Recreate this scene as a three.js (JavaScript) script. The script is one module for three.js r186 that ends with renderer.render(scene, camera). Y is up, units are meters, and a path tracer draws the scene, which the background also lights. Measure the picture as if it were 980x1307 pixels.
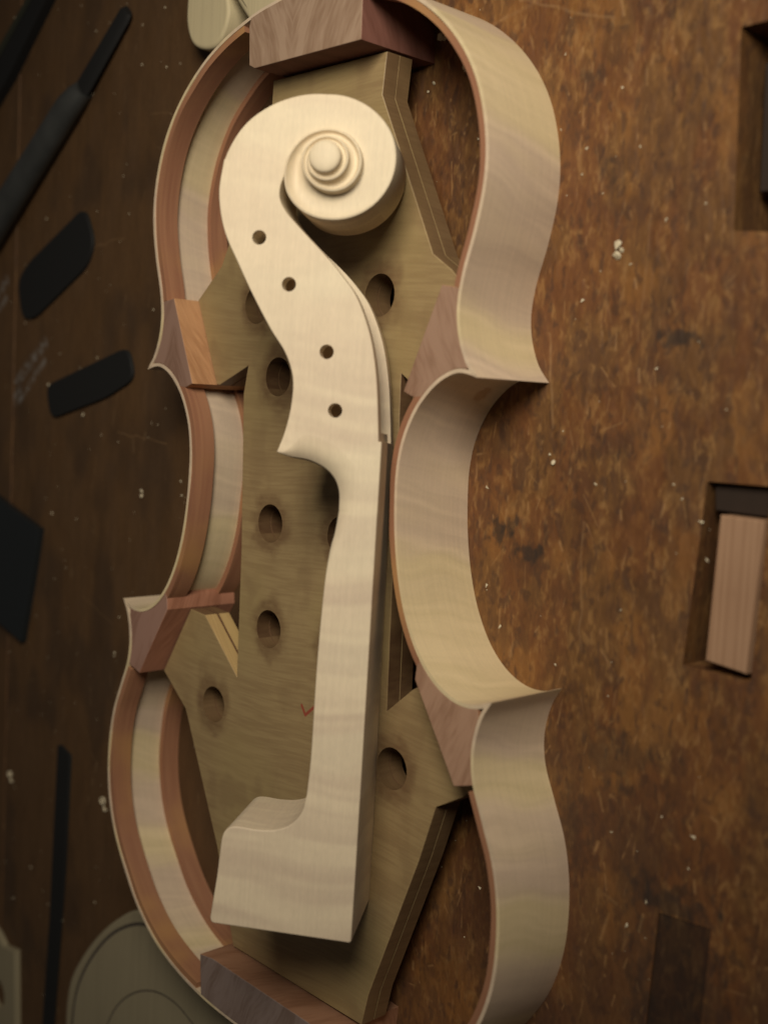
import * as THREE from 'three';
import { toCreasedNormals, mergeGeometries } from 'three/addons/utils/BufferGeometryUtils.js';

// ---------------------------------------------------------------- camera, light, exposure
const MM = 0.001;
const scene = new THREE.Scene();
scene.background = new THREE.Color(0.032, 0.029, 0.026);          // dim workshop air around the lamp-lit bench
const camera = new THREE.PerspectiveCamera(46.33, 767 / 1024, 0.02, 20);
camera.position.set(0.29788, 0.27080, 0);
camera.up.set(-0.09955, -0.02597, -0.99469);
camera.focus = 0.385; camera.userData.fStop = 8;
camera.lookAt(0.29788 - 0.71846, 0.27080 - 0.68974, 0.08991);
const lamp = new THREE.SpotLight(0xfff4e1, 0.95, 0, 0.60, 1, 2);  // the one lamp over the bench, beside the photographer
lamp.position.set(0.318, 0.39, -0.25);
lamp.target.position.set(-0.01, 0.01, -0.02);
lamp.castShadow = true;
lamp.shadow.radius = 6;
lamp.shadow.mapSize.set(2048, 2048);
lamp.shadow.camera.near = 0.02; lamp.shadow.camera.far = 3;
scene.add(lamp, lamp.target);
const renderer = new THREE.WebGLRenderer({ antialias: true });
renderer.toneMapping = THREE.LinearToneMapping;
renderer.toneMappingExposure = 1;
renderer.shadowMap.enabled = true;

// ---------------------------------------------------------------- noise and textures
const hash = (x, y, s) => { let h = Math.imul(x, 374761393) + Math.imul(y, 668265263) + Math.imul(s, 1442695041) | 0; h = Math.imul(h ^ (h >>> 13), 1274126177); return ((h ^ (h >>> 16)) >>> 0) / 4294967296; };
function noise(x, y, s = 0) {
  const xi = Math.floor(x), yi = Math.floor(y); let fx = x - xi, fy = y - yi;
  fx = fx * fx * (3 - 2 * fx); fy = fy * fy * (3 - 2 * fy);
  const a = hash(xi, yi, s), b = hash(xi + 1, yi, s), c = hash(xi, yi + 1, s), d = hash(xi + 1, yi + 1, s);
  return a + (b - a) * fx + (c - a) * fy + (a - b - c + d) * fx * fy;
}
const fbm = (x, y, s, n = 4) => { let v = 0, a = 0.5, t = 0; for (let i = 0; i < n; i++) { v += a * noise(x, y, s + i * 7); t += a; a *= 0.5; x = x * 2.03 + 11.3; y = y * 2.03 + 5.7; } return v / t; };
const sm = (a, b, x) => { const t = Math.min(1, Math.max(0, (x - a) / (b - a))); return t * t * (3 - 2 * t); };
const mix = (a, b, t) => a + (b - a) * t;
const mix3 = (A, B, t) => [mix(A[0], B[0], t), mix(A[1], B[1], t), mix(A[2], B[2], t)];
const enc = (x) => { x = Math.min(1, Math.max(0, x)); return 255 * (x < 0.0031308 ? 12.92 * x : 1.055 * x ** (1 / 2.4) - 0.055); };
function texture(w, h, sx, sy, ox, oy, fn, linear) {               // fn(x mm, y mm) -> linear colour (or one grey value)
  const d = new Uint8Array(w * h * 4);
  for (let j = 0, k = 0; j < h; j++) for (let i = 0; i < w; i++, k += 4) {
    const c = fn(ox + (i + 0.5) / w * sx, oy + (j + 0.5) / h * sy);
    if (linear) { d[k] = d[k + 1] = d[k + 2] = Math.min(255, Math.max(0, c * 255)); } else { d[k] = enc(c[0]); d[k + 1] = enc(c[1]); d[k + 2] = enc(c[2]); }
    d[k + 3] = 255;
  }
  const t = new THREE.DataTexture(d, w, h, THREE.RGBAFormat);
  t.magFilter = THREE.LinearFilter; t.minFilter = THREE.LinearMipmapLinearFilter; t.generateMipmaps = true;
  t.wrapS = t.wrapT = THREE.MirroredRepeatWrapping;
  if (!linear) t.colorSpace = THREE.SRGBColorSpace;
  t.userData = { sx, sy, ox, oy };
  t.needsUpdate = true;
  return t;
}
const std = (o) => new THREE.MeshStandardMaterial(o);
function seg(x, y, ax, ay, bx, by) { const dx = bx - ax, dy = by - ay, t = Math.min(1, Math.max(0, ((x - ax) * dx + (y - ay) * dy) / (dx * dx + dy * dy))); return Math.hypot(x - ax - dx * t, y - ay - dy * t); }

// worn bench: smooth and dark brown at the far side, scuffed golden brown towards the near side
const DENTS = [[124, -21, 7, 3, 0.9], [66, 36, 5, 4, 0.9], [78, 41, 6, 3, 0.9], [70, 33, 3, 3, 0.7], [96, -66, 4, 5, 0.5], [108, 8, 8, 6, 0.35], [112, 94, 14, 10, 0.5], [98, 118, 9, 14, 0.45], [72, 88, 5, 10, 0.5], [120, 128, 8, 6, 0.4], [134, 128, 13, 6, 0.7], [147, 150, 5, 24, 0.5], [125, 158, 5, 24, 0.5], [90, -92, 5, 3, 0.5], [140, -110, 6, 3, 0.5]];
const SCRATCHES = [[80, -22, 83.5, 4, 0.5, 0.5], [62, -118, 96, -106, 0.5, 0.4], [-190, -60, -150, -64, 0.3, 0.3], [-150, 18, -112, 20, 0.3, 0.35], [-176, 92, -150, 101, 0.25, 0.3], [96, 30, 98, 66, 0.4, 0.3], [112, -60, 110, -20, 0.5, 0.25], [-170, 152, -160, 166, 0.25, 0.3], [-132, -112, -96, -108, 0.3, 0.25], [48, -112, 96, -122, 0.7, 0.3]];
function scuff(x, y, cell, sd) {                                     // short random knife and file marks, one or two per cell
  const ci = Math.floor(x / cell), cj = Math.floor(y / cell); let m = 0;
  for (let a = -1; a <= 1; a++) for (let b = -1; b <= 1; b++) {
    const X = ci + a, Y = cj + b, r = hash(X, Y, sd); if (r > 0.62) continue;
    const px = (X + hash(X, Y, sd + 1)) * cell, py = (Y + hash(X, Y, sd + 2)) * cell, an = 1.57 + (hash(X, Y, sd + 3) - 0.5) * (r < 0.12 ? 3 : 0.7), L = cell * (0.15 + 0.55 * hash(X, Y, sd + 4) ** 2), w = 0.18 + 0.4 * hash(X, Y, sd + 5) ** 2;
    const q = seg(x, y, px - Math.cos(an) * L, py - Math.sin(an) * L, px + Math.cos(an) * L, py + Math.sin(an) * L);
    if (q < w * 1.6) m = Math.max(m, (0.3 + 0.7 * hash(X, Y, sd + 6)) * sm(w * 1.6, w * 0.3, q));
  }
  return m;
}
function benchAt(x, y) {
  const near = sm(-60, 30, x + 26 * (fbm(x / 40, y / 60, 91, 2) - 0.5));
  const wx = x + 1.6 * (noise(x / 4.2, y / 7, 5) - 0.5) + 0.7 * (noise(x / 1.3, y / 1.6, 15) - 0.5), wy = y + 2.4 * (noise(x / 3.6, y / 4.4, 6) - 0.5);
  let c = [0, 0, 0], n = c;
  if (near < 0.99) {
    c = mix3([0.080, 0.040, 0.014], [0.112, 0.057, 0.021], fbm(x / 3, y / 12, 8, 4));
    c = mix3(c, [0.042, 0.023, 0.011], 0.55 * sm(0.5, 0.8, fbm(x / 20, y / 30, 12, 3)));
    c = mix3(c, [0.20, 0.125, 0.06], 0.5 * scuff(x, y, 17, 300) * sm(0.4, 0.7, noise(x / 3, y / 3, 66)));
  }
  if (near > 0.01) {
    const big = fbm(wx / 24, wy / 36, 1, 3), mid = fbm(wx / 2.9, wy / 7, 2, 4), fine = fbm(wx / 0.9, wy / 2.1, 3, 3), hue = fbm(wx / 9, wy / 17, 21, 3);
    n = mix3([0.098, 0.043, 0.017], [0.165, 0.083, 0.030], sm(0.30, 0.70, mid * 0.5 + fine * 0.5));
    n = mix3(n, [0.155, 0.066, 0.024], 0.45 * sm(0.46, 0.66, hue));
    n = mix3(n, [0.150, 0.088, 0.034], 0.4 * sm(0.54, 0.36, hue));
    n = mix3(n, [0.225, 0.112, 0.034], 0.6 * sm(0.52, 0.72, fbm(wx / 13, wy / 19, 71, 3)));
    n = mix3(n, [0.074, 0.036, 0.020], 0.5 * sm(0.52, 0.72, fbm(wx / 6, wy / 9, 73, 4)));
    n = mix3(n, [0.270, 0.165, 0.072], 0.55 * sm(0.54, 0.76, fine * 0.5 + mid * 0.5));
    n = mix3(n, [0.055, 0.029, 0.019], 0.62 * sm(0.54, 0.78, fbm(wx / 1.9, wy / 3.6, 31, 4)));
    n = mix3(n, [0.066, 0.032, 0.019], 0.65 * sm(0.45, 0.74, big * 0.68 + 0.32 * sm(50, 190, y)));  // stain patches, denser towards larger y to paint in the light falloff
    n = mix3(n, [0.32, 0.205, 0.105], 0.65 * Math.max(scuff(x, y, 7, 400), 0.8 * scuff(x, y, 19, 500)) * sm(0.3, 0.7, noise(x / 2, y / 2, 67)));
  }
  n = [n[0] * 1.12, n[1] * 0.97, n[2] * 0.74];
  c = mix3(c, n, near);
  const g = 0.93 + 0.14 * noise(x / 0.5, y / 1.6, 4) + 0.10 * (noise(x / 0.4, y / 0.4, 14) - 0.5);
  c = [c[0] * g, c[1] * g, c[2] * g];
  for (const [u, v, rx, ry, k] of DENTS) {
    if (Math.abs(x - u) > rx * 1.8 || Math.abs(y - v) > ry * 1.8) continue;
    const q = Math.hypot((x - u) / rx, (y - v) / ry) + 2.0 * (fbm(x / 2.2, y / 3, 51, 4) - 0.5);
    if (q < 1.2) c = mix3(c, [0.022, 0.016, 0.013], 0.85 * k * sm(1.1, 0.3, q));
  }
  for (const [ax, ay, bx, by, w, k] of SCRATCHES) {
    if (x < Math.min(ax, bx) - 3 || x > Math.max(ax, bx) + 3 || y < Math.min(ay, by) - 3 || y > Math.max(ay, by) + 3) continue;
    const q = seg(x + 1.2 * (noise(x / 5, y / 5, 61) - 0.5), y + 1.2 * (noise(x / 5, y / 5, 62) - 0.5), ax, ay, bx, by) / w;
    c = mix3(c, [0.34, 0.20, 0.09], k * sm(1.3, 0.3, q) * (0.4 + 0.6 * noise(x / 2, y / 2, 63)));
  }
  if (x > -200 || y > 30 || y < -40) return c;
  const chalk = Math.min(seg(x, y, -216, -20, -248, 2) / 2.6, seg(x, y, -216, -12, -240, 7) / 1.8, seg(x, y, -243, 2, -262, 14) / 5);
  c = mix3(c, [0.30, 0.30, 0.29], 0.5 * sm(1.6, 0.2, chalk) * sm(0.3, 0.75, fbm(x / 1.6, y / 1.6, 71, 3)));
  return c;
}
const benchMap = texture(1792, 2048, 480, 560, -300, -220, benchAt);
const benchBump = texture(1024, 1024, 480, 560, -300, -220, (x, y) => { const near = sm(-70, 45, x); return 0.5 + mix(0.12, 0.9, near) * (0.5 * (fbm(x / 4.2, y / 8.5, 2, 4) - 0.5) + 0.4 * (fbm(x / 1.5, y / 3.2, 3, 2) - 0.5) - 0.25 * scuff(x, y, 7, 400)); }, true);
const benchRough = texture(512, 512, 480, 560, -300, -220, (x, y) => 0.56 + 0.25 * fbm(x / 8, y / 16, 83, 4), true);
// carved maple: fine grain along the neck (y), soft flame across it
const flame = (y, x, s, p) => { const w = y + 2.6 * Math.sin(x / 13 + s) + 5 * (noise(x / 22, y / 20, s) - 0.5); return fbm(w / p, x / 60, s + 3, 2); };
const mapleMap = texture(512, 1536, 96, 288, -12, -112, (x, y) => {
  const body = sm(-52, 0, y);
  const f = flame(y, x, 4, 3.8), b = flame(y, x, 9, 15);
  const gr = fbm(x / 0.5, y / 26, 17, 3) - 0.5, sp = noise(x / 0.3, y / 1.4, 19) - 0.5;
  let c = mix3([0.72, 0.60, 0.425], [0.615, 0.495, 0.36], sm(0.34, 0.66, 0.6 * f + 0.4 * b) * (0.3 + 0.7 * body));
  c = mix3(c, [0.74, 0.645, 0.455], 0.5 * sm(0.55, 0.8, b));
  const g = 1 + 0.10 * gr + 0.07 * sp + 0.06 * (fbm(x / 5, y / 2.2, 23, 3) - 0.5);
  return [c[0] * g, c[1] * g, c[2] * g];
});
// bent maple ribs: x along the rib, y its height; broad flame, yellowish and pinkish
const PINK = [[30, 14], [56, 8], [128, 26], [196, 30], [226, 17], [308, 11], [345, 13], [386, 11], [424, 14], [462, 12], [494, 10]];
const ribMap = texture(2048, 256, 512, 64, 0, 0, (x, y) => {
  const w = x + 0.25 * (y - 15) + 5 * (noise(x / 10, y / 16, 2) - 0.5) + 2 * (noise(x / 3, y / 12, 7) - 0.5);
  let b = 0; for (const [m, h] of PINK) b = Math.max(b, sm(h + 4.5, h - 4.5, Math.abs(w - m)));
  const f = fbm(w / 2.6, y / 40, 34, 3), k = fbm(w / 9, y / 30, 37, 2), gr = fbm(x / 18, y / 0.5, 35, 3) - 0.5, sp = noise(x / 0.35, y / 0.35, 38) - 0.5;
  let c = mix3([0.71, 0.58, 0.335], [0.63, 0.49, 0.365], Math.min(1, Math.max(0, b * 0.9 + 0.5 * (k - 0.5))));
  c = mix3(c, [0.66, 0.53, 0.37], 0.4 * f);
  c = mix3(c, [0.40, 0.22, 0.10], 0.6 * sm(1.2, 0.6, Math.hypot((x - 187) / 3.2, (y - 28.5) / 2.6) + 0.5 * (noise(x, y, 39) - 0.5)));
  const g = 1 + 0.11 * gr + 0.24 * (f - 0.5) + 0.06 * sp;
  return [c[0] * g, c[1] * g, c[2] * g];
});
const liningMap = texture(768, 64, 384, 32, 0, 0, (x, y) => {
  const a = fbm(x / 30, y / 1.1, 44, 3), b = fbm(x / 26, y / 30, 45, 3);
  let c = mix3([0.39, 0.195, 0.105], [0.265, 0.115, 0.065], a);
  c = mix3(c, [0.42, 0.22, 0.09], sm(0.45, 0.75, b));
  return c;
});
const blockMap = texture(384, 384, 96, 96, 0, 0, (x, y) => {
  const w = x * 0.92 + y * 0.38 + 3 * (noise(x / 12, y / 12, 3) - 0.5);
  const a = fbm(w / 4.2, (y - x) / 44, 46, 3), s = fbm(w / 0.7, (y - x) / 6, 47, 2);
  return mix3([1.0, 0.97, 0.94], [0.72, 0.64, 0.57], sm(0.34, 0.74, a * 0.65 + s * 0.35));
});
// mould: olive brown board, grain across, greasy rings round the holes, a red pencil tick
const HOLES = [[-30.6, -31.3], [30, -32.7], [-17.5, -7.2], [17.6, -7], [-18.4, 42.1], [17.6, 42.5], [-16.9, 78], [17.4, 78.6], [-46.6, 110.6], [45.7, 110.3]];
const mouldMap = texture(768, 1536, 180, 340, -90, -120, (x, y) => {
  const wy = y + 1.6 * Math.sin(x / 17) + 3 * (noise(x / 30, y / 20, 1) - 0.5);
  const l = fbm(x / 9, wy / 0.5, 54, 3), m = fbm(x / 24, wy / 3, 55, 3), t = fbm(x / 30, y / 36, 56, 3);
  let c = mix3([0.365, 0.262, 0.128], [0.300, 0.207, 0.100], sm(0.3, 0.7, l * 0.6 + m * 0.4));
  c = mix3(c, [0.360, 0.270, 0.118], 0.4 * sm(0.45, 0.7, t));
  c = mix3(c, [0.23, 0.15, 0.075], 0.35 * sm(0.5, 0.75, fbm(x / 9, y / 14, 57, 3)));
  let k = 0;
  for (const [u, v] of HOLES) { const q = Math.hypot(x - u, (y - v) * 0.9) + 5 * (fbm(x / 5, y / 5, 58, 3) - 0.5); k = Math.max(k, sm(12, 6.8, q)); }
  c = mix3(c, [0.135, 0.070, 0.034], 0.8 * k * (0.4 + 0.6 * fbm(x / 3.4, y / 1.2, 59, 3)));
  const red = Math.min(seg(x, y, 2.2, 100.2, 4.2, 103), seg(x, y, 4.2, 103, 9, 99));
  return mix3(c, [0.33, 0.045, 0.03], 0.85 * sm(0.75, 0.25, red));
});
const ply = texture(256, 128, 64, 32, 0, 0, (x, y) => mix3([0.27, 0.17, 0.095], [0.17, 0.10, 0.06], fbm(x / 14, y / 0.8, 66, 3)));
const paleMap = texture(384, 384, 128, 128, 0, 0, (x, y) => { const a = fbm(x / 0.8, y / 30, 76, 3), b = fbm(x / 16, y / 26, 77, 3); return mix3([0.68, 0.58, 0.36], [0.50, 0.42, 0.26], 0.6 * a + 0.4 * b); });
const steelMap = texture(256, 256, 64, 64, 0, 0, (x, y) => mix3([0.105, 0.108, 0.104], [0.066, 0.068, 0.066], fbm(x / 7, y / 7, 86, 4)));
const dogMap = texture(256, 256, 64, 64, 0, 0, (x, y) => mix3([0.42, 0.255, 0.155], [0.33, 0.19, 0.11], sm(0.3, 0.7, 0.7 * fbm(x / 0.9, y / 24, 88, 3) + 0.3 * fbm(x / 7, y / 12, 89, 2))));

const M = {
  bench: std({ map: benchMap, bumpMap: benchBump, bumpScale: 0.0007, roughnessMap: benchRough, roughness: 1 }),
  maple: std({ map: mapleMap, roughness: 0.62 }),
  rib: std({ map: ribMap, roughness: 0.55 }),
  lining: std({ map: liningMap, roughness: 0.6 }),
  block: std({ map: blockMap, roughness: 0.75, vertexColors: true }),
  mould: std({ map: mouldMap, roughness: 0.5, vertexColors: true }),
  pale: std({ map: paleMap, roughness: 0.65 }),
  groove: std({ color: new THREE.Color().setRGB(0.07, 0.055, 0.04), roughness: 0.9 }),
  glue: std({ color: new THREE.Color().setRGB(0.13, 0.065, 0.03), roughness: 0.8 }),
  steel: std({ map: steelMap, roughness: 0.42, metalness: 0.55 }),
  black: std({ color: new THREE.Color().setRGB(0.007, 0.007, 0.007), roughness: 0.7 }),
  rust: std({ color: new THREE.Color().setRGB(0.022, 0.023, 0.012), roughness: 0.8 }),
  blade: std({ color: new THREE.Color().setRGB(0.030, 0.036, 0.040), roughness: 0.33, metalness: 0.5, bumpMap: benchBump, bumpScale: 0.0006 }),
  plug: std({ color: new THREE.Color().setRGB(0.34, 0.33, 0.36), map: benchMap, roughness: 0.8 }),
  dog: std({ map: dogMap, roughness: 0.6 }),
  darkwood: std({ color: new THREE.Color().setRGB(0.042, 0.026, 0.022), map: paleMap, roughness: 0.8 }),
  greywood: std({ color: new THREE.Color().setRGB(0.50, 0.50, 0.51), map: paleMap, roughness: 0.7 }),
  chip: std({ color: new THREE.Color().setRGB(0.62, 0.54, 0.38), roughness: 0.8 }),
};

// ---------------------------------------------------------------- geometry helpers (all in millimetres, p/q in a plane and h above it)
const area = (P) => { let a = 0; for (let i = 0; i < P.length; i++) { const A = P[i], B = P[(i + 1) % P.length]; a += A[0] * B[1] - B[0] * A[1]; } return a / 2; };
function smooth(pts, step = 1.2) {                                  // Catmull-Rom through the points
  const c = new THREE.CatmullRomCurve3(pts.map(([x, y]) => new THREE.Vector3(x, y, 0)), false, 'centripetal');
  const n = Math.max(2, Math.round(c.getLength() / step));
  return c.getSpacedPoints(n).map((v) => [v.x, v.y]);
}
const circle = (x, y, r, n = 28) => Array.from({ length: n }, (_, i) => [x + r * Math.cos(i / n * 6.28318), y + r * Math.sin(i / n * 6.28318)]);
const val = (f, p, q) => (typeof f === 'function' ? f(p, q) : f);
// A board with outline P: top and bottom heights, rounded upper edge of radius bev(p, q), through holes, straight cuts (pairs of outline points whose edge joins another part)
function slab(P, { top, bot, bev = 0.3, holes = [], cuts = [], rings = 4 }) {
  P = P.slice(); if (area(P) < 0) P.reverse();
  const n = P.length, tri = [], key = (p) => p[0].toFixed(3) + ',' + p[1].toFixed(3), cut = new Map();
  for (const [a, b] of cuts) { cut.set(key(a), b); cut.set(key(b), a); }
  const N = P.map((p, i) => {
    const o = cut.get(key(p));
    if (o) { const l = Math.hypot(o[0] - p[0], o[1] - p[1]); return [(o[0] - p[0]) / l, (o[1] - p[1]) / l]; }
    const A = P[(i + n - 1) % n], B = P[(i + 1) % n];
    const l1 = Math.hypot(p[0] - A[0], p[1] - A[1]) || 1, l2 = Math.hypot(B[0] - p[0], B[1] - p[1]) || 1;
    let x = -((p[1] - A[1]) / l1 + (B[1] - p[1]) / l2), y = (p[0] - A[0]) / l1 + (B[0] - p[0]) / l2;
    const l = Math.hypot(x, y) || 1; x /= l; y /= l;
    const c = Math.max(0.5, x * -(B[1] - p[1]) / l2 + y * (B[0] - p[0]) / l2);
    return [x / c, y / c];
  });
  const R = [];
  R.push(P.map(([x, y]) => [x, y, val(bot, x, y)]));
  const anyBev = typeof bev === 'function' || bev > 0, k = anyBev ? rings : 0;
  for (let r = 0; r <= k; r++) {
    const t = k ? r / k * Math.PI / 2 : 0;
    R.push(P.map(([x, y], i) => { const b = val(bev, x, y), d = b * (b > 0.6 ? 1 + 0.6 * sm(0.6, 2, b) : 1) * (1 - Math.cos(t)); const X = x + N[i][0] * d, Y = y + N[i][1] * d; return [X, Y, val(top, X, Y) - (k ? b * (1 - Math.sin(t)) : 0)]; }));
  }
  if (k) R.push(P.map(([x, y], i) => { const b = val(bev, x, y), d = b * (b > 0.6 ? 1 + 0.6 * sm(0.6, 2, b) : 1) + 0.12, X = x + N[i][0] * d, Y = y + N[i][1] * d; return [X, Y, val(top, X, Y)]; }));
  const quad = (a, b, c, d) => { tri.push(a, b, c, a, c, d); };
  for (let r = 0; r + 1 < R.length; r++) for (let i = 0; i < n; i++) { const j = (i + 1) % n; quad(R[r][i], R[r][j], R[r + 1][j], R[r + 1][i]); }
  const cap = (ring, hgt, flip) => {
    const H = holes.map((h) => { h = h.slice(); if (area(h) > 0) h.reverse(); return h; });
    const v2 = ring.map(([x, y]) => new THREE.Vector2(x, y)), hs = H.map((h) => h.map(([x, y]) => new THREE.Vector2(x, y)));
    const all = ring.concat(...H.map((h) => h.map(([x, y]) => [x, y, val(hgt, x, y)])));
    for (const [a, b, c] of THREE.ShapeUtils.triangulateShape(v2, hs)) { if (flip) tri.push(all[a], all[c], all[b]); else tri.push(all[a], all[b], all[c]); }
    return H;
  };
  const H = cap(R[R.length - 1], top, false); cap(R[0], bot, true);
  for (const h of H) for (let i = 0; i < h.length; i++) { const a = h[i], b = h[(i + 1) % h.length]; quad([...a, val(bot, ...a)], [...b, val(bot, ...b)], [...b, val(top, ...b)], [...a, val(top, ...a)]); }
  return soup(tri);
}
function soup(tri) { const g = new THREE.BufferGeometry(); g.setAttribute('position', new THREE.Float32BufferAttribute(tri.flat(), 3)); return g; }
function strip(rows, close, caps) {                                 // rows of equal length profiles [p, q, h] -> soup
  const tri = [];
  for (let i = 0; i + 1 < rows.length; i++) for (let j = 0; j < (close ? rows[0].length : rows[0].length - 1); j++) { const k = (j + 1) % rows[0].length; tri.push(rows[i][j], rows[i + 1][j], rows[i + 1][k], rows[i][j], rows[i + 1][k], rows[i][k]); }
  if (caps) for (const [r, f] of [[rows[0], 0], [rows[rows.length - 1], 1]]) for (let j = 1; j + 1 < r.length; j++) tri.push(...(f ? [r[0], r[j + 1], r[j]] : [r[0], r[j], r[j + 1]]));
  return soup(tri);
}
function boxUV(g, tex, off = [0, 0]) {                              // uv in millimetres of the texture, projected by the dominant axis of each face
  const p = g.attributes.position.array, uv = new Float32Array(p.length / 3 * 2), { sx, sy, ox, oy } = tex?.userData ?? { sx: 100, sy: 100, ox: 0, oy: 0 };
  for (let i = 0; i < p.length; i += 9) {
    const ux = p[i + 3] - p[i], uy = p[i + 4] - p[i + 1], uz = p[i + 5] - p[i + 2], vx = p[i + 6] - p[i], vy = p[i + 7] - p[i + 1], vz = p[i + 8] - p[i + 2];
    const nx = Math.abs(uy * vz - uz * vy), ny = Math.abs(uz * vx - ux * vz), nz = Math.abs(ux * vy - uy * vx);
    for (let k = 0; k < 3; k++) {
      const P = p[i + k * 3] + off[0], Q = p[i + k * 3 + 1] + off[1], H = p[i + k * 3 + 2], o = (i / 3 + k) * 2;
      const [a, b] = nz >= nx && nz >= ny ? [P, Q] : nx >= ny ? [H, Q] : [P, H];
      uv[o] = (a - ox) / sx; uv[o + 1] = (b - oy) / sy;
    }
  }
  g.setAttribute('uv', new THREE.BufferAttribute(uv, 2));
  return g;
}
// p, q, h -> x, y (up), z of the bench (flips the winding), or left as x, y, z for parts inside a turned group
function finish(g, { world = true, crease = 0.6, mirror = false } = {}) {
  g = toCreasedNormals(g, crease);
  const P = g.attributes.position, N = g.attributes.normal;
  if (world) {
    for (const A of [P, N]) for (let i = 0; i < A.count; i++) A.setXYZ(i, A.getX(i) * (mirror ? -1 : 1), A.getZ(i), A.getY(i));
    if (!mirror) for (const A of Object.values(g.attributes)) { const s = A.itemSize, a = A.array; for (let i = 0; i < A.count; i += 3) for (let k = 0; k < s; k++) { const t = a[(i + 1) * s + k]; a[(i + 1) * s + k] = a[(i + 2) * s + k]; a[(i + 2) * s + k] = t; } }
  }
  g.scale(MM, MM, MM);
  return g;
}
function tint(g, fn) { const N = g.attributes.normal, P = g.attributes.position, c = new Float32Array(N.count * 3); for (let i = 0; i < N.count; i++) c.set(fn(N.getX(i), N.getY(i), N.getZ(i), P.getX(i), P.getY(i), P.getZ(i)), i * 3); g.setAttribute('color', new THREE.BufferAttribute(c, 3)); return g; }
const used = {};
function numbered(name) { const k = used[name] = (used[name] ?? -1) + 1; return k ? name + '_' + String(k).padStart(3, '0') : name; }
function part(name, geo, mat, parent) { const m = new THREE.Mesh(geo, mat); m.name = name; m.castShadow = m.receiveShadow = true; parent.add(m); return m; }
function tag(o, label, category, group) { o.userData.label = label; if (category) o.userData.category = category; if (group) o.userData.group = group; return o; }
function thing(name, label, category, [x, y, z] = [0, 0, 0], group) { const o = new THREE.Group(); o.name = numbered(name); o.position.set(x * MM, y * MM, z * MM); scene.add(o); return tag(o, label, category, group); }
function solo(name, geo, mat, label, category, [x, y, z] = [0, 0, 0], group) { const m = part(numbered(name), geo, mat, scene); m.position.set(x * MM, y * MM, z * MM); return tag(m, label, category, group); }
const board = (P, mat, o, off) => finish(boxUV(slab(P, o), mat.map, off), o);
const shift = (P, x, z) => P.map(([p, q]) => [p - x, q - z]);
let seed = 7; const rnd = () => hash(seed++, 17, 3);

// ---------------------------------------------------------------- the workbench
const bench = new THREE.Group(); bench.name = 'workbench_top'; bench.userData.kind = 'structure'; scene.add(bench);
const SLOTS = [[[134.3, -97], [162, -98], [161, -45], [136.4, -47.3]], [[134.3, 15.6], [152.2, 15.4], [150.6, 64.3], [131, 63.9]], [[129.3, 131.5], [145, 130.5], [143.4, 180], [127, 180.5]]];
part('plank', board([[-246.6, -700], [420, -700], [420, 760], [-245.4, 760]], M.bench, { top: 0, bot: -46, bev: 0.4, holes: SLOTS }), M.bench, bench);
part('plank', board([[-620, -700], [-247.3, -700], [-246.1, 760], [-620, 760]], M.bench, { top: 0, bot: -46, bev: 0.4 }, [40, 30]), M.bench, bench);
part('under_board', board([[-620, -700], [420, -700], [420, 760], [-620, 760]], M.darkwood, { top: -46.2, bot: -60, bev: 0 }), M.darkwood, bench);

// ---------------------------------------------------------------- the rib garland
const TOP = 30.27;
const UP = smooth([[0, -127], [12, -125.4], [22, -123.9], [31, -121.6], [41.5, -118], [52, -112.7], [62, -105.2], [70, -96.5], [75.4, -87.5], [78.8, -77.5], [80.3, -68], [80, -59], [77.6, -47.5], [74.2, -36], [73, -27.5], [74, -20], [77, -13], [81, -8.3]]);
const CB = smooth([[80.8, -8.2], [77, -9.2], [73.2, -9.4], [67.4, -7.2], [61.9, -2.8], [57.7, 2.5], [54, 10.5], [52.4, 19], [52.4, 28], [53.5, 40], [56.2, 52.5], [60, 62.3], [65.5, 71], [72.2, 77], [79.5, 80.1], [86, 80.3], [92.3, 78.2]]);
const LO = smooth([[92.6, 78.2], [89.4, 83.6], [87.4, 92.5], [88.3, 101], [92.5, 111], [97, 121.5], [99.5, 133], [100, 146], [98.6, 157], [94.6, 168.5], [86.4, 181.5], [76.3, 193.4], [64, 202.4], [49.3, 208.2], [33, 211.8], [16, 213.3], [0, 213.6]]);
function offset(path, d) {                                           // towards the inside of the garland
  return path.map((p, i) => { const A = path[Math.max(0, i - 1)], B = path[Math.min(path.length - 1, i + 1)], l = Math.hypot(B[0] - A[0], B[1] - A[1]); return [p[0] - (B[1] - A[1]) / l * d, p[1] + (B[0] - A[0]) / l * d]; });
}
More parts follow.
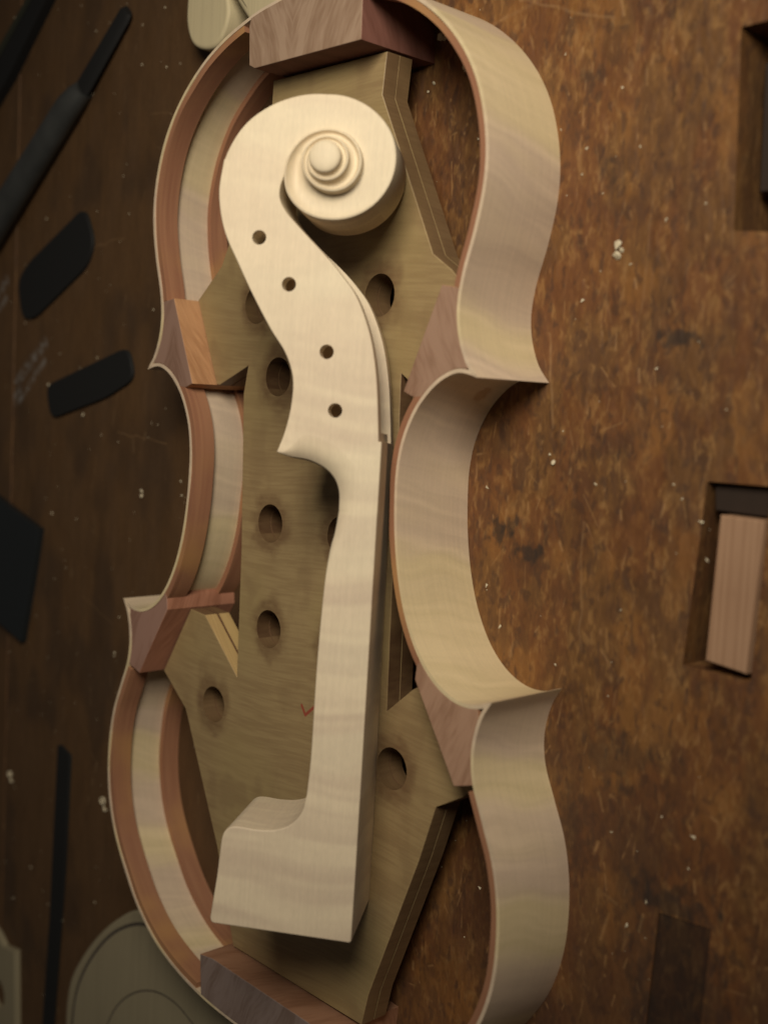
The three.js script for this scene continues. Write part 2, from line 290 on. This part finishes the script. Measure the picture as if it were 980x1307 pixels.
function band(path, d0, d1, h0, h1, tex, mirror, vo = 0, uo = 0, wob = 0, fit = (p) => p) { // a bent strip between two offsets of a path
  const A = offset(path, d0), B = offset(path, d1).map(fit), rows = path.map((_, i) => { const t = h1 + wob * (noise(i / 9, 3, 5) - 0.5); return [[...A[i], h0], [...A[i], t], [...B[i], t], [...B[i], h0]]; });
  const g = strip(rows, true, true), { sx, sy } = tex.userData, p = g.attributes.position.array, uv = new Float32Array(p.length / 3 * 2);
  let s = 0; const S = path.map((q, i) => (s += i ? Math.hypot(q[0] - path[i - 1][0], q[1] - path[i - 1][1]) : 0));
  const per = 24;                                                    // vertices per row of four quads
  for (let v = 0; v < p.length / 3; v++) {
    const i = Math.floor(v / per), k = v % 6, j = Math.floor((v % per) / 6);
    const far = i < rows.length - 1 && (k === 1 || k === 2 || k === 4) ? 1 : 0;
    uv[v * 2] = (S[Math.min(i + far, S.length - 1)] + uo) / sx; uv[v * 2 + 1] = (p[v * 3 + 2] + vo + (j === 1 ? (k === 2 || k > 3 ? 1 : 0) : 0)) / sy;
  }
  g.setAttribute('uv', new THREE.BufferAttribute(uv, 2));
  return finish(g, { mirror, crease: 0.8 });
}
const garland = thing('rib_garland', 'pale maple violin ribs with orange linings and end blocks, standing round the mould', 'violin ribs');
for (const mirror of [false, true]) {
  const o = mirror ? 130 : 0;
  part('rib', band(UP, 0, 1.1, 0, TOP, ribMap, mirror, 3, 0, 0, ([p, q]) => [p, Math.min(q, -9.2)]), M.rib, garland);
  part('rib', band(CB, 0, 1.1, 0.05, TOP - 0.1, ribMap, mirror, 20, 168, 0, ([p, q]) => [Math.min(p, 80.9 + (Math.min(q, 0) + 8.3) * 0.85 + (q > 0 ? 50 : 0), 92.5 - Math.max(0, q - 78.2) * 0.593), q]), M.rib, garland);
  part('rib', band(LO, 0, 1.1, 0, TOP, ribMap, mirror, 9, 296, 0, ([p, q]) => [p, Math.max(q, p > 85.5 ? 80.35 - Math.max(0, p - 86) * 0.34 : 0)]), M.rib, garland);
  const runs = [UP.filter((p) => p[0] > 29.5 && p[1] < -32), CB.filter((p, i) => p[0] < 69 && p[1] > -2.6 && p[1] < 74), LO.filter((p) => p[1] > 102.6 && p[0] > 36 && p[1] > 84)];
  runs.forEach((r, i) => {
    part('lining', band(r, 1.13, 3.3, TOP - 8.2, TOP - 0.25, liningMap, mirror, i * 9, o + i * 70, 0.35), M.lining, garland);
    part('lining', band(r, 1.13, 3.3, 0.1, 7.6, liningMap, mirror, 5 + i * 9, o + i * 90, 0.35), M.lining, garland);
  });
}
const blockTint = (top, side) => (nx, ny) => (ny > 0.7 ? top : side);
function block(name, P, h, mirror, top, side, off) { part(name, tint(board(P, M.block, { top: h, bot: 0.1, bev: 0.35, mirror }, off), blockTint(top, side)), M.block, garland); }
const upIn = offset(UP, 1.14), cbIn = offset(CB, 1.14), loIn = offset(LO, 1.14);
const upperCorner = [...upIn.filter((p) => p[1] > -33 && p[1] < -13), [77.2, -10.6], ...cbIn.filter((p) => p[0] < 74.5 && p[1] < -1.6 && p[0] > 58), [56.6, -2.2], [52.5, -3.7], [65.5, -33.5]];
const lowerCorner = [...cbIn.filter((p) => p[0] > 64.5 && p[0] < 84 && p[1] > 69), [87.8, 81.2], ...loIn.filter((p) => p[1] > 84 && p[1] < 102.6), [80.4, 104.6], [63.2, 77.9], [63.6, 73.5]];
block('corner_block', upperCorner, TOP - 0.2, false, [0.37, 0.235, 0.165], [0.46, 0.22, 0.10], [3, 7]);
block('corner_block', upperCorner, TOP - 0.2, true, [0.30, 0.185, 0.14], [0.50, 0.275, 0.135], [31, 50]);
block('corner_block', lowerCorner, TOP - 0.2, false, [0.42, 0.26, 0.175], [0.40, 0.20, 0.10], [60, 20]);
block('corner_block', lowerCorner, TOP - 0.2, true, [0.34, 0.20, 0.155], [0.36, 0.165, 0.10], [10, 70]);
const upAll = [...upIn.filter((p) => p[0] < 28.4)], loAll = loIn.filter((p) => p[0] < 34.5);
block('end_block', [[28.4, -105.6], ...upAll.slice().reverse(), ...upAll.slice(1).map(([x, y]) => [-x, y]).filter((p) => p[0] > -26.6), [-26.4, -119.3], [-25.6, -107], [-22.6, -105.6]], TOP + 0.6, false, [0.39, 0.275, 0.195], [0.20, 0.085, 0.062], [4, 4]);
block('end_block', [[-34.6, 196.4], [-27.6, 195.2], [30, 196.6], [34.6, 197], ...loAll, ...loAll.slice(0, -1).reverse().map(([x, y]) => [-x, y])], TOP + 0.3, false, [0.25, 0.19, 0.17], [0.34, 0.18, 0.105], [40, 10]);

// ---------------------------------------------------------------- the mould inside it
const mould = thing('violin_mould', 'olive brown wooden violin mould with round clamp holes, lying inside the ribs under the neck', 'mould');
const MO = [[28, -104.8], [26.8, -92.4], [51.6, -44], [59.5, -39], [65.2, -33.8], [52.1, -4], [50.4, -3.2], [41, -9.2], [42.2, 93.2], [52.6, 84.4], [62.8, 78.2], [82, 105.2], [75, 111.2], [64.8, 117], [59, 135.3], [40.5, 184.3], [38, 195.2], [-29.5, 194.6], [-41.4, 161.6], [-64, 116.2], [-79.2, 104.6], [-62.9, 78.4], [-53.9, 79.2], [-33.6, 97.8], [-34, 52], [-36.2, -1], [-34.2, -10.6], [-50.5, -3.6], [-52.1, -4], [-65.2, -33.8], [-51.8, -45.2], [-27, -92.5], [-26.6, -104.8]];
const mouldTint = (nx, ny, nz, x, y, z) => x < -0.033 && x > -0.055 && z > 0.0785 && z < 0.099 && ny < 0.5 && nx > 0.3 ? [1.5, 1.45, 1.3] : (ny > 0.5 ? [1, 1, 1] : [0.50, 0.43, 0.42]);  // darker edge grain with shade painted in for the holes; notch face painted lit
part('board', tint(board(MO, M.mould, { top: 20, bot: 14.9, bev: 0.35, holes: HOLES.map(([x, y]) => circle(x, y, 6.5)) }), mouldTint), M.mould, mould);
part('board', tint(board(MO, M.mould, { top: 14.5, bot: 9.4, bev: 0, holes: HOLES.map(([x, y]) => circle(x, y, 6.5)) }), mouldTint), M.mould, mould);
part('glue_line', board(MO.map(([x, y]) => [x * 0.99, y * 0.998]), M.glue, { top: 14.95, bot: 14.45, bev: 0, holes: HOLES.map(([x, y]) => circle(x, y, 6.6)) }), M.glue, mould);

// ---------------------------------------------------------------- the carved neck and scroll, leaning in the waist of the ribs
const neck = thing('violin_neck', 'carved pale maple violin neck with spiral scroll and four peg holes, laid over the mould', 'violin neck', [56, 40.83, 11.01]);
neck.setRotationFromMatrix(new THREE.Matrix4().makeBasis(new THREE.Vector3(-0.7854, 0.619, -0.0062), new THREE.Vector3(0.0245, 0.0412, 0.9989), new THREE.Vector3(0.6185, 0.7843, -0.0475)));
const T = (s) => (s > 0 ? 24 + 10 * s / 142 : 24 + 2 * s / 77);
const NB = smooth([[49.75, -77], [50.5, -71.5], [50.7, -68.3], [49.9, -62.1], [48, -55.9], [44.2, -48.6], [39.4, -39.8], [33.4, -30], [28.8, -23.5], [26.4, -17], [26.3, -9.7], [27.8, -1.4], [29.7, 4.2]], 1);
const CH = smooth([[29.7, 4.2], [25.7, 5.5], [20.6, 6.4], [16.4, 8.2], [13.6, 10.8], [12.1, 14.2], [11.6, 19.8]], 0.8), CH2 = smooth([[11.6, 19.8], [12.1, 25.9], [12.9, 30.3], [13.7, 39.5], [14.2, 50.8], [14.5, 62.2], [14.6, 73.6], [14.6, 83.9], [14.7, 92], [15.2, 101]], 1);
const HE = smooth([[15.2, 101], [16.3, 106], [19.3, 109.8], [23.7, 111.8], [29.1, 112.3], [34.4, 112.0], [36.6, 112.3], [38.2, 113.5], [39, 115.6], [39.4, 120]], 0.7);
const RE = smooth([[0.9, -0.4], [1.7, -9.7], [2.7, -18.6], [4.7, -28.3], [7.4, -35.8], [10.2, -41.2], [13.6, -45.4], [18.7, -50.9], [24.4, -56.3], [28, -59.8], [31.2, -63.2], [33.1, -66.8], [33.1, -70], [32.2, -73.2], [31.7, -77]], 1);
const chin = (p, q) => { if (q < 3 || p < 3) return 0.35; if (q < 10.8) return 0.4 + 4.2 * sm(29.6, 22, p); return 0.5 + 4.1 * sm(40, 11, q); };
const nb = (g, o = {}) => finish(boxUV(g, mapleMap), { world: false, crease: 0.5, ...o });
{
  const cuts = [[NB[0], [31.7, -77]], [[11.6, 19.8], [0, 19.8]]], bot = (p, q) => -T(q);
  const P = [...NB, ...CH.slice(1), [0, 19.8], [0, 5], [0, -0.4], ...RE];
  const pegs = [[38.3, -55.6], [29, -42.9], [17.1, -24.6], [13.7, -8.4]].map(([x, y]) => circle(x, y, 2.05, 20));
  const inner = [...NB, ...CH.slice(1), [0, 19.8], [0, 5], [0, -0.4], [0.9, -0.4], [1.15, -3], [18, -3.2], [19.6, -14], [22.4, -24], [26, -32], [32.4, -40], [33.6, -46], [29, -50.5], [21.6, -53.65], ...RE.filter((p) => p[1] < -54)];
  const cheek = mergeGeometries([slab(P, { top: 0, bot: -5, bev: chin, holes: pegs, cuts })]);
  const far = slab([...NB, ...CH.slice(1), [0, 19.8], [0, 5], [0, -0.4], ...RE.map(([x, y]) => [x - 0.9 * sm(-56, -46, y), y])], { top: (p, q) => -T(q) + 5, bot, bev: 0, holes: pegs });
  const mid = slab(inner, { top: -5, bot: (p, q) => -T(q) + 5, bev: 0, holes: [pegs[0]] });
  part('pegbox', nb(mergeGeometries([cheek, mid, far])), M.maple, neck);
  part('neck_shaft', nb(slab([...CH2, [-0.2, 101], [-0.1, 55], [0, 19.8]], { top: 0, bot, bev: chin, cuts: [[[11.6, 19.8], [0, 19.8]], [[15.2, 101], [-0.2, 101]]] })), M.maple, neck);
  part('heel', nb(slab([...HE, [39.9, 127.2], [41.2, 139.3], [40.9, 140.3], [40.2, 140.8], [0.4, 141.9], [-0.2, 141.4], [-0.25, 122], [-0.2, 101]], { top: 0, bot, bev: 0.4, cuts: [[[15.2, 101], [-0.2, 101]]] })), M.maple, neck);
  // scroll: a spiral terrace that climbs towards the eye, the same on the under side
  const C = [19.6, -77];
  const tab = [[0, 30.15], [8, 28.85], [23, 26.5], [38, 23.9], [57.5, 21.2], [82, 19.1], [98, 18.8], [115, 18.7], [134, 18.8], [153, 19], [170, 18.9], [189, 18.5], [208, 17.9], [226, 17.3], [246, 16.6], [267, 16], [285, 15.7], [302, 15.3], [320, 14.6], [341, 13.2], [358, 12.1], [378, 10.9], [401, 9.9], [434, 9.1], [466, 8.95], [494, 9.15], [518, 9.45], [540, 9.7], [563, 9.8], [586, 9.7], [608, 9.3], [629, 8.7], [658, 7.9], [686, 7.35], [712, 7.0], [745, 6.75], [780, 6.45], [830, 6.3], [900, 6.3], [960, 6.35], [1000, 6.2], [1040, 5.8], [1080, 5.1], [1120, 4.5], [1600, 4.4]];
  const Rr = (f) => { let i = 1; while (i < tab.length - 1 && tab[i][0] < f) i++; const [a, ra] = tab[i - 1], [b, rb] = tab[i], t = (f - a) / (b - a); const m0 = i > 1 ? (rb - tab[i - 2][1]) / (b - tab[i - 2][0]) * (b - a) : rb - ra, m1 = i < tab.length - 1 ? (tab[i + 1][1] - ra) / (tab[i + 1][0] - a) * (b - a) : 0; const t2 = t * t, t3 = t2 * t; return f >= 1120 ? 4.4 : (2 * t3 - 3 * t2 + 1) * ra + (t3 - 2 * t2 + t) * m0 + (3 * t2 - 2 * t3) * rb + (t3 - t2) * m1; };
  const zz = (f) => (f < 200 ? 0 : f < 380 ? 1.7 * sm(200, 400, f) : 1.7 + 2.6 * sm(340, 760, f) + 1.5 * sm(740, 1100, f));
  const half = (flip) => {
    const rows = [], eye = [], Z = (z) => (flip ? -22 - z : z), END = 1100;
    for (let f = 0; f <= END; f += 4) {
      const a = f * Math.PI / 180, r0 = Rr(f), r1 = Rr(f + 360), z = zz(f), low = f < 362 ? -11 : zz(f - 360) - 0.8, b = Math.min(0.7, (r0 - r1) * 0.3), row = [];
      const at = (r, h) => row.push([C[0] + r * Math.cos(a), C[1] - r * Math.sin(a), Z(h)]);
      at(r0, low); at(r0, z - b); at(r0 - b * 0.3, z - b * 0.3); at(r0 - b, z);
      const w = r0 - b - r1; for (let k = 1; k <= 8; k++) { const t = k / 8; at(r0 - b - w * t, z - (0.35 + 1.25 * sm(250, 420, f)) * Math.sin(Math.PI * 0.9 * t ** 0.8) * (f < 400 ? Math.max(sm(60, 240, f), 0) * (1 + 1.6 * sm(150, 290, f) * sm(400, 330, f)) : 1) * Math.min(1, w / 2.6)); }
      rows.push(row);
    }
    for (let i = 0; i <= 40; i++) { const a = i / 40 * Math.PI * 2, row = []; for (const [r, h] of [[4.45, 1], [4.45, 6.4], [4.25, 6.95], [3.8, 7.25], [3.0, 7.5], [1.8, 7.66], [0.01, 7.72]]) row.push([C[0] + r * Math.cos(a), C[1] - r * Math.sin(a), Z(h)]); eye.push(row); }
    return [strip(flip ? rows.slice().reverse() : rows), strip(flip ? eye.slice().reverse() : eye)];
  };
  const A = half(false), B = half(true);
  const scroll = part('scroll', nb(mergeGeometries([A[0], B[0]]), { crease: 0.75 }), M.maple, neck);
  for (const g of [A[1], B[1]]) part('scroll_eye', nb(g, { crease: 0.7 }), M.maple, scroll);
}

// ---------------------------------------------------------------- tools on the far side of the bench
function rod(stations, sides = 14, flat = 1) {                       // [x, y, z, radius] stations -> a rounded bar in world axes
  const dir = new THREE.Vector3(stations.at(-1)[0] - stations[0][0], 0, stations.at(-1)[2] - stations[0][2]).normalize(), side = new THREE.Vector3(-dir.z, 0, dir.x);
  const rows = stations.map(([x, y, z, r]) => Array.from({ length: sides }, (_, k) => { const a = k / sides * Math.PI * 2; return [x + side.x * r * Math.cos(a), z + side.z * r * Math.cos(a), y + r * flat * Math.sin(a)]; }));
  return strip(rows, true, true);
}
{
  const t = thing('steel_file', 'round grey steel file with a flat black tang, lying at the upper left', 'file', [-226, 0, -112]);
  const at = (x, y, z, r) => [x + 226, y, z + 112, r];
  part('tang', finish(boxUV(rod([at(-148, 2.2, -155.4, 3.1), at(-150, 2.4, -154.2, 4.3), at(-186, 3.6, -125, 5.4)], 8, 0.45), steelMap)), M.black, t);
  part('file_body', finish(boxUV(rod([at(-180.5, 3.4, -128.5, 4.6), at(-184, 4.2, -126.3, 5.6), at(-190, 5.2, -122, 6.4), at(-262, 6.6, -71, 7.8), at(-330, 6.6, -23, 7.8)], 22, 0.86), steelMap)), M.steel, t);
}
{
  const t = thing('wood_rasp', 'dark rasp with a greenish worn face, in the upper left corner', 'rasp', [-235, 0, -160]);
  const P = [[-204, -181], [-212, -187], [-264, -157], [-330, -112], [-322, -98], [-250, -144]];
  part('blade', board(shift(P, -235, -160), M.black, { top: 5, bot: 0, bev: 0.8 }), M.black, t);
  part('worn_face', board(shift([[-219, -180.5], [-222, -182.4], [-300, -133], [-297, -129]], -235, -160), M.rust, { top: 5.5, bot: 4.9, bev: 0.3 }), M.rust, t);
}
const roundP = (P, r) => { const out = [], n = P.length; P.forEach((p, i) => { const A = P[(i + n - 1) % n], B = P[(i + 1) % n], la = Math.hypot(A[0] - p[0], A[1] - p[1]), lb = Math.hypot(B[0] - p[0], B[1] - p[1]), ra = Math.min(r, la * 0.4), rb = Math.min(r, lb * 0.4); const a = [p[0] + (A[0] - p[0]) / la * ra, p[1] + (A[1] - p[1]) / la * ra], b = [p[0] + (B[0] - p[0]) / lb * rb, p[1] + (B[1] - p[1]) / lb * rb]; for (let k = 0; k <= 4; k++) { const s = k / 4; out.push([(1 - s) ** 2 * a[0] + 2 * s * (1 - s) * p[0] + s * s * b[0], (1 - s) ** 2 * a[1] + 2 * s * (1 - s) * p[1] + s * s * b[1]]); } }); return out; };
solo('scraper', board(shift(roundP([[-181, -79], [-172, -63.5], [-178, -53], [-224, -31.5], [-236, -31.5], [-241.5, -49], [-232, -57]], 6), -206, -56), M.black, { top: 1.6, bot: 0, bev: 0.25 }), M.black, 'black steel scraper with slanted ends, below the round grey file', 'scraper', [-206, 0, -56]);
solo('scraper', board(shift(roundP([[-142, -18.4], [-136.5, -5], [-158, 3.2], [-206, 14.5], [-211.5, -0.5]], 6), -174, -2), M.black, { top: 1.6, bot: 0, bev: 0.25 }), M.black, 'black steel scraper with rounded corners, beside the upper left rib corner', 'scraper', [-174, 0, -2]);
solo('plane_blade', board(shift([[-262, 53], [-212, 66], [-217, 86], [-227, 122], [-290, 108], [-290, 50]], -240, 85), M.blade, { top: 3.4, bot: 0, bev: 0.5 }), M.blade, 'dark blue grey steel plane blade cut off by the left picture edge', 'plane blade', [-240, 0, 85]);
solo('saw_blade', board(shift([[-192.4, 164.6], [-190.4, 163.8], [-181.4, 166.4], [-181, 168.2], [-183, 220], [-186, 256], [-190, 300], [-194, 345], [-205, 345], [-200, 300], [-196, 250]], -188, 230), M.black, { top: 1.2, bot: 0, bev: 0.2 }), M.black, 'long narrow black blade at the lower left, next to the violin plate', 'blade', [-188, 0, 230]);

// ---------------------------------------------------------------- pale pieces of wood round the ribs
{
  const t = thing('violin_plate', 'greyish pale violin plate with a purfling groove and a pencil arc, lower left', 'violin plate', [-110, 0, 285]);
  const arc = (r0, a0, a1, cx, cy, n = 40) => Array.from({ length: n + 1 }, (_, i) => { const a = mix(a0, a1, i / n); return [cx + r0 * Math.cos(a), cy + r0 * Math.sin(a)]; });
  const P = smooth([[-40, 246], [-62, 228], [-84, 218.5], [-101, 214.6], [-118.3, 217], [-132.4, 225.6], [-147.7, 238.6], [-161.8, 254.8], [-169.8, 267.4], [-173, 279.7], [-173.4, 292], [-172, 312], [-164, 336], [-150, 356]], 2);
  part('plate_board', board(shift([...P, [-30, 356]], -110, 285), M.greywood, { top: 4, bot: 0, bev: 1.0 }), M.greywood, t);
  const line = (c, w, h0, h1) => finish(boxUV(strip(c.map((p, i) => { const A = c[Math.max(0, i - 1)], B = c[Math.min(c.length - 1, i + 1)], l = Math.hypot(B[0] - A[0], B[1] - A[1]), x = -(B[1] - A[1]) / l * w / 2, y = (B[0] - A[0]) / l * w / 2; return [[p[0] + x + 110, p[1] + y - 285, h0], [p[0] + x + 110, p[1] + y - 285, h1], [p[0] - x + 110, p[1] - y - 285, h1], [p[0] - x + 110, p[1] - y - 285, h0]]; }), true, true), paleMap));
  part('purfling_groove', line(smooth([[-96, 220.6], [-104, 219.6], [-114, 221.2], [-126, 226.8], [-138.4, 235.6], [-153.4, 251.8], [-163, 267.4], [-166.8, 281.3], [-167.4, 300], [-164, 318]], 2), 1.5, 3.9, 4.03), M.groove, t);
  part('pencil_arc', line(smooth([[-141, 290], [-137.2, 274.8], [-128.8, 262.1], [-115.1, 251.3], [-100.6, 245.4], [-86.4, 244.6], [-74, 248]], 2), 0.7, 3.9, 4.02), M.groove, t);
}
{
  const t = thing('grey_offcut', 'dull grey wooden offcut with a dark hollow, in the lower left corner', 'offcut', [-240, 0, 300]);
  part('offcut_board', board(shift([[-262, 268], [-244, 274], [-238, 277.6], [-226, 275.6], [-223.6, 312], [-222, 360], [-300, 360]], -240, 300), M.greywood, { top: 3, bot: 0, bev: 0.6, holes: [shift(circle(-243, 304, 7.5), -240, 300)] }), M.greywood, t);
}
solo('rounded_offcut', board(shift(smooth([[-84, -172], [-93.5, -160], [-95.6, -146], [-95.2, -138], [-91.5, -131], [-85, -127.6], [-77, -127], [-72, -130], [-68.6, -137.4], [-70, -146], [-66, -160], [-58, -172]], 1.5), -82, -145), M.pale, { top: 9, bot: 0, bev: 1.2 }), M.pale, 'thick pale offcut with a rounded end, behind the top of the ribs', 'offcut', [-82, 0, -145]);
solo('pale_board', board(shift([[-80, -156], [-76, -157], [-57, -135.6], [-50, -128.5], [-40, -131], [-16, -160], [-60, -176]], -60, -150), M.pale, { top: 12, bot: 0, bev: 1.5 }, [30, 40]), M.pale, 'pale board with a slanted edge, partly hidden behind the top end block', 'board', [-60, 0, -150]);
solo('bench_dog', board(shift([[139.5, 23.6], [151.6, 23.8], [149.9, 62.4], [138.4, 61.2]], 145, 43), M.dog, { top: 1.6, bot: -45, bev: 0.5 }), M.dog, 'light brown wooden block standing in the slot at the right edge', 'bench dog', [145, 0, 43]);
solo('slot_wedge', board(shift([[134.9, 16.1], [151.8, 16], [151.5, 23.2], [135.6, 23]], 143, 20), M.darkwood, { top: -2.5, bot: -45, bev: 0.4 }), M.darkwood, 'dark wooden wedge filling the slot end above the light brown block', 'wedge', [143, 0, 20]);
solo('slot_plug', board(shift([[129.45, 131.7], [144.85, 130.7], [143.2, 179.8], [127.15, 180.3]], 136, 155), M.plug, { top: -0.25, bot: -45, bev: 0.15 }, [136, 155]), M.plug, 'dark brown wooden plug set flush in the bench slot at the lower right', 'plug', [136, 0, 155]);
solo('slot_plug', board(shift([[136.3, -90], [161, -91], [160, -58], [137.4, -58]], 145, -75), M.darkwood, { top: -9, bot: -45, bev: 0.5 }), M.darkwood, 'dark plug deep in the bench slot at the upper right', 'plug', [145, 0, -75]);

// ---------------------------------------------------------------- shavings and dust
function crumb(r, fl) { const g = new THREE.IcosahedronGeometry(r, 0), P = g.attributes.position; for (let i = 0; i < P.count; i++) { const k = 0.65 + 0.7 * noise(P.getX(i) * 2 / r + 9, P.getY(i) * 2 / r + P.getZ(i) / r + seed, 5); P.setXYZ(i, P.getX(i) * k, P.getY(i) * k, P.getZ(i) * k * fl); } P.needsUpdate = true; g.deleteAttribute('uv'); g.deleteAttribute('normal'); seed += 3; return g; }
function curl(r, turns, w) { const rows = []; for (let i = 0; i <= 26; i++) { const a = i / 26 * turns * 6.283, q = r * (0.55 + 0.45 * i / 26); rows.push([[q * Math.cos(a), q * Math.sin(a), 0], [q * Math.cos(a), q * Math.sin(a), w], [(q + 0.25) * Math.cos(a), (q + 0.25) * Math.sin(a), w], [(q + 0.25) * Math.cos(a), (q + 0.25) * Math.sin(a), 0]]); } return strip(rows, true, true); }
const chips = [
  ['large white wood crumb on the bench right of the upper ribs', [[102, -46, 1.5], [102.4, -43, 1.7], [103.2, -44.4, 1]]],
  ['white crumb beside the top end block, inside the ribs', [[31, -113.2, 1.7], [32.4, -112.4, 1.1]]],
  ['small white crumb against the inside of the right upper rib', [[41.4, -102.4, 1.1], [42, -101.6, 0.8]]],
  ['pale crumb on the bench inside the right upper ribs', [[28.8, -99.6, 0.8], [26.4, -97.5, 0.6]]],
  ['white crumb in the gap between mould and right waist rib', [[46.6, 73.6, 1.6], [47.6, 72.4, 1.0], [47, 75, 0.8]]],
  ['small white crumb right of the waist ribs', [[84.5, 14.2, 0.9], [83, 12, 0.5]]],
  ['elongated pale chip left of the waist ribs', [[-129.3, 41.2, 1.2], [-129.5, 43, 1.0]]],
  ['thin pale chip left of the lower rib corner', [[-146.9, 112.6, 0.7], [-147.3, 114, 0.6]]],
  ['pale chip stuck to the left upper rib corner', [[-82.4, -4.4, 1.2], [-81.6, -2.4, 0.9]]],
  ['white speck at the left end of the lower scraper', [[-211.2, -1, 0.9]]],
  ['white speck under the lower edge of the lower scraper', [[-179, 11.4, 1]]],
];
for (const [label, bits] of chips) {
  const [x, z] = bits[0], g = mergeGeometries(bits.map(([u, v, r]) => crumb(r * 0.85, 0.5).rotateZ(u * 9).rotateX(0.5 * Math.sin(v * 5)).translate(u - x, v - z, r * 0.4)));
  solo('wood_crumb', finish(boxUV(g, null), { crease: 0.3 }), M.chip, label, 'wood crumb', [x, 0, z]);
}
for (const [label, x, z, r] of [['curled pale shaving on the bench against the left lower rib', -153.2, 180, 1.8], ['tiny curled shaving near the left picture edge', -240.6, 191, 1.6]]) {
  const g = mergeGeometries([curl(r, 1.25, 0.9), curl(r * 0.8, 0.6, 0.8).translate(r * 1.6, r * 1.5, 0)]);
  solo('wood_shaving', finish(boxUV(g, null), { crease: 0.8 }), M.chip, label, 'shaving', [x, 0, z]);
}
{
  const bits = [];
  for (let i = 0; i < 330; i++) {
    const left = rnd() < 0.62, x = left ? -255 + 175 * rnd() : 20 + 120 * rnd(), z = left ? -180 + 470 * rnd() : -125 + 290 * rnd();
    const r = 0.16 + 0.42 * rnd() ** 3;
    const g = new THREE.TetrahedronGeometry(r, 0); g.deleteAttribute('uv'); g.deleteAttribute('normal');
    g.rotateX(rnd() * 6).rotateZ(rnd() * 6).scale(1 + rnd() * 1.5, 1, 0.7).rotateZ(rnd() * 6).translate(x, z, r * 0.35); bits.push(g);
  }
  const d = part('sawdust', finish(boxUV(mergeGeometries(bits), null), { crease: 0.2 }), M.chip, scene);
  d.userData = { kind: 'stuff', label: 'pale specks of sawdust scattered over the dark bench', category: 'sawdust' };
}

renderer.render(scene, camera);
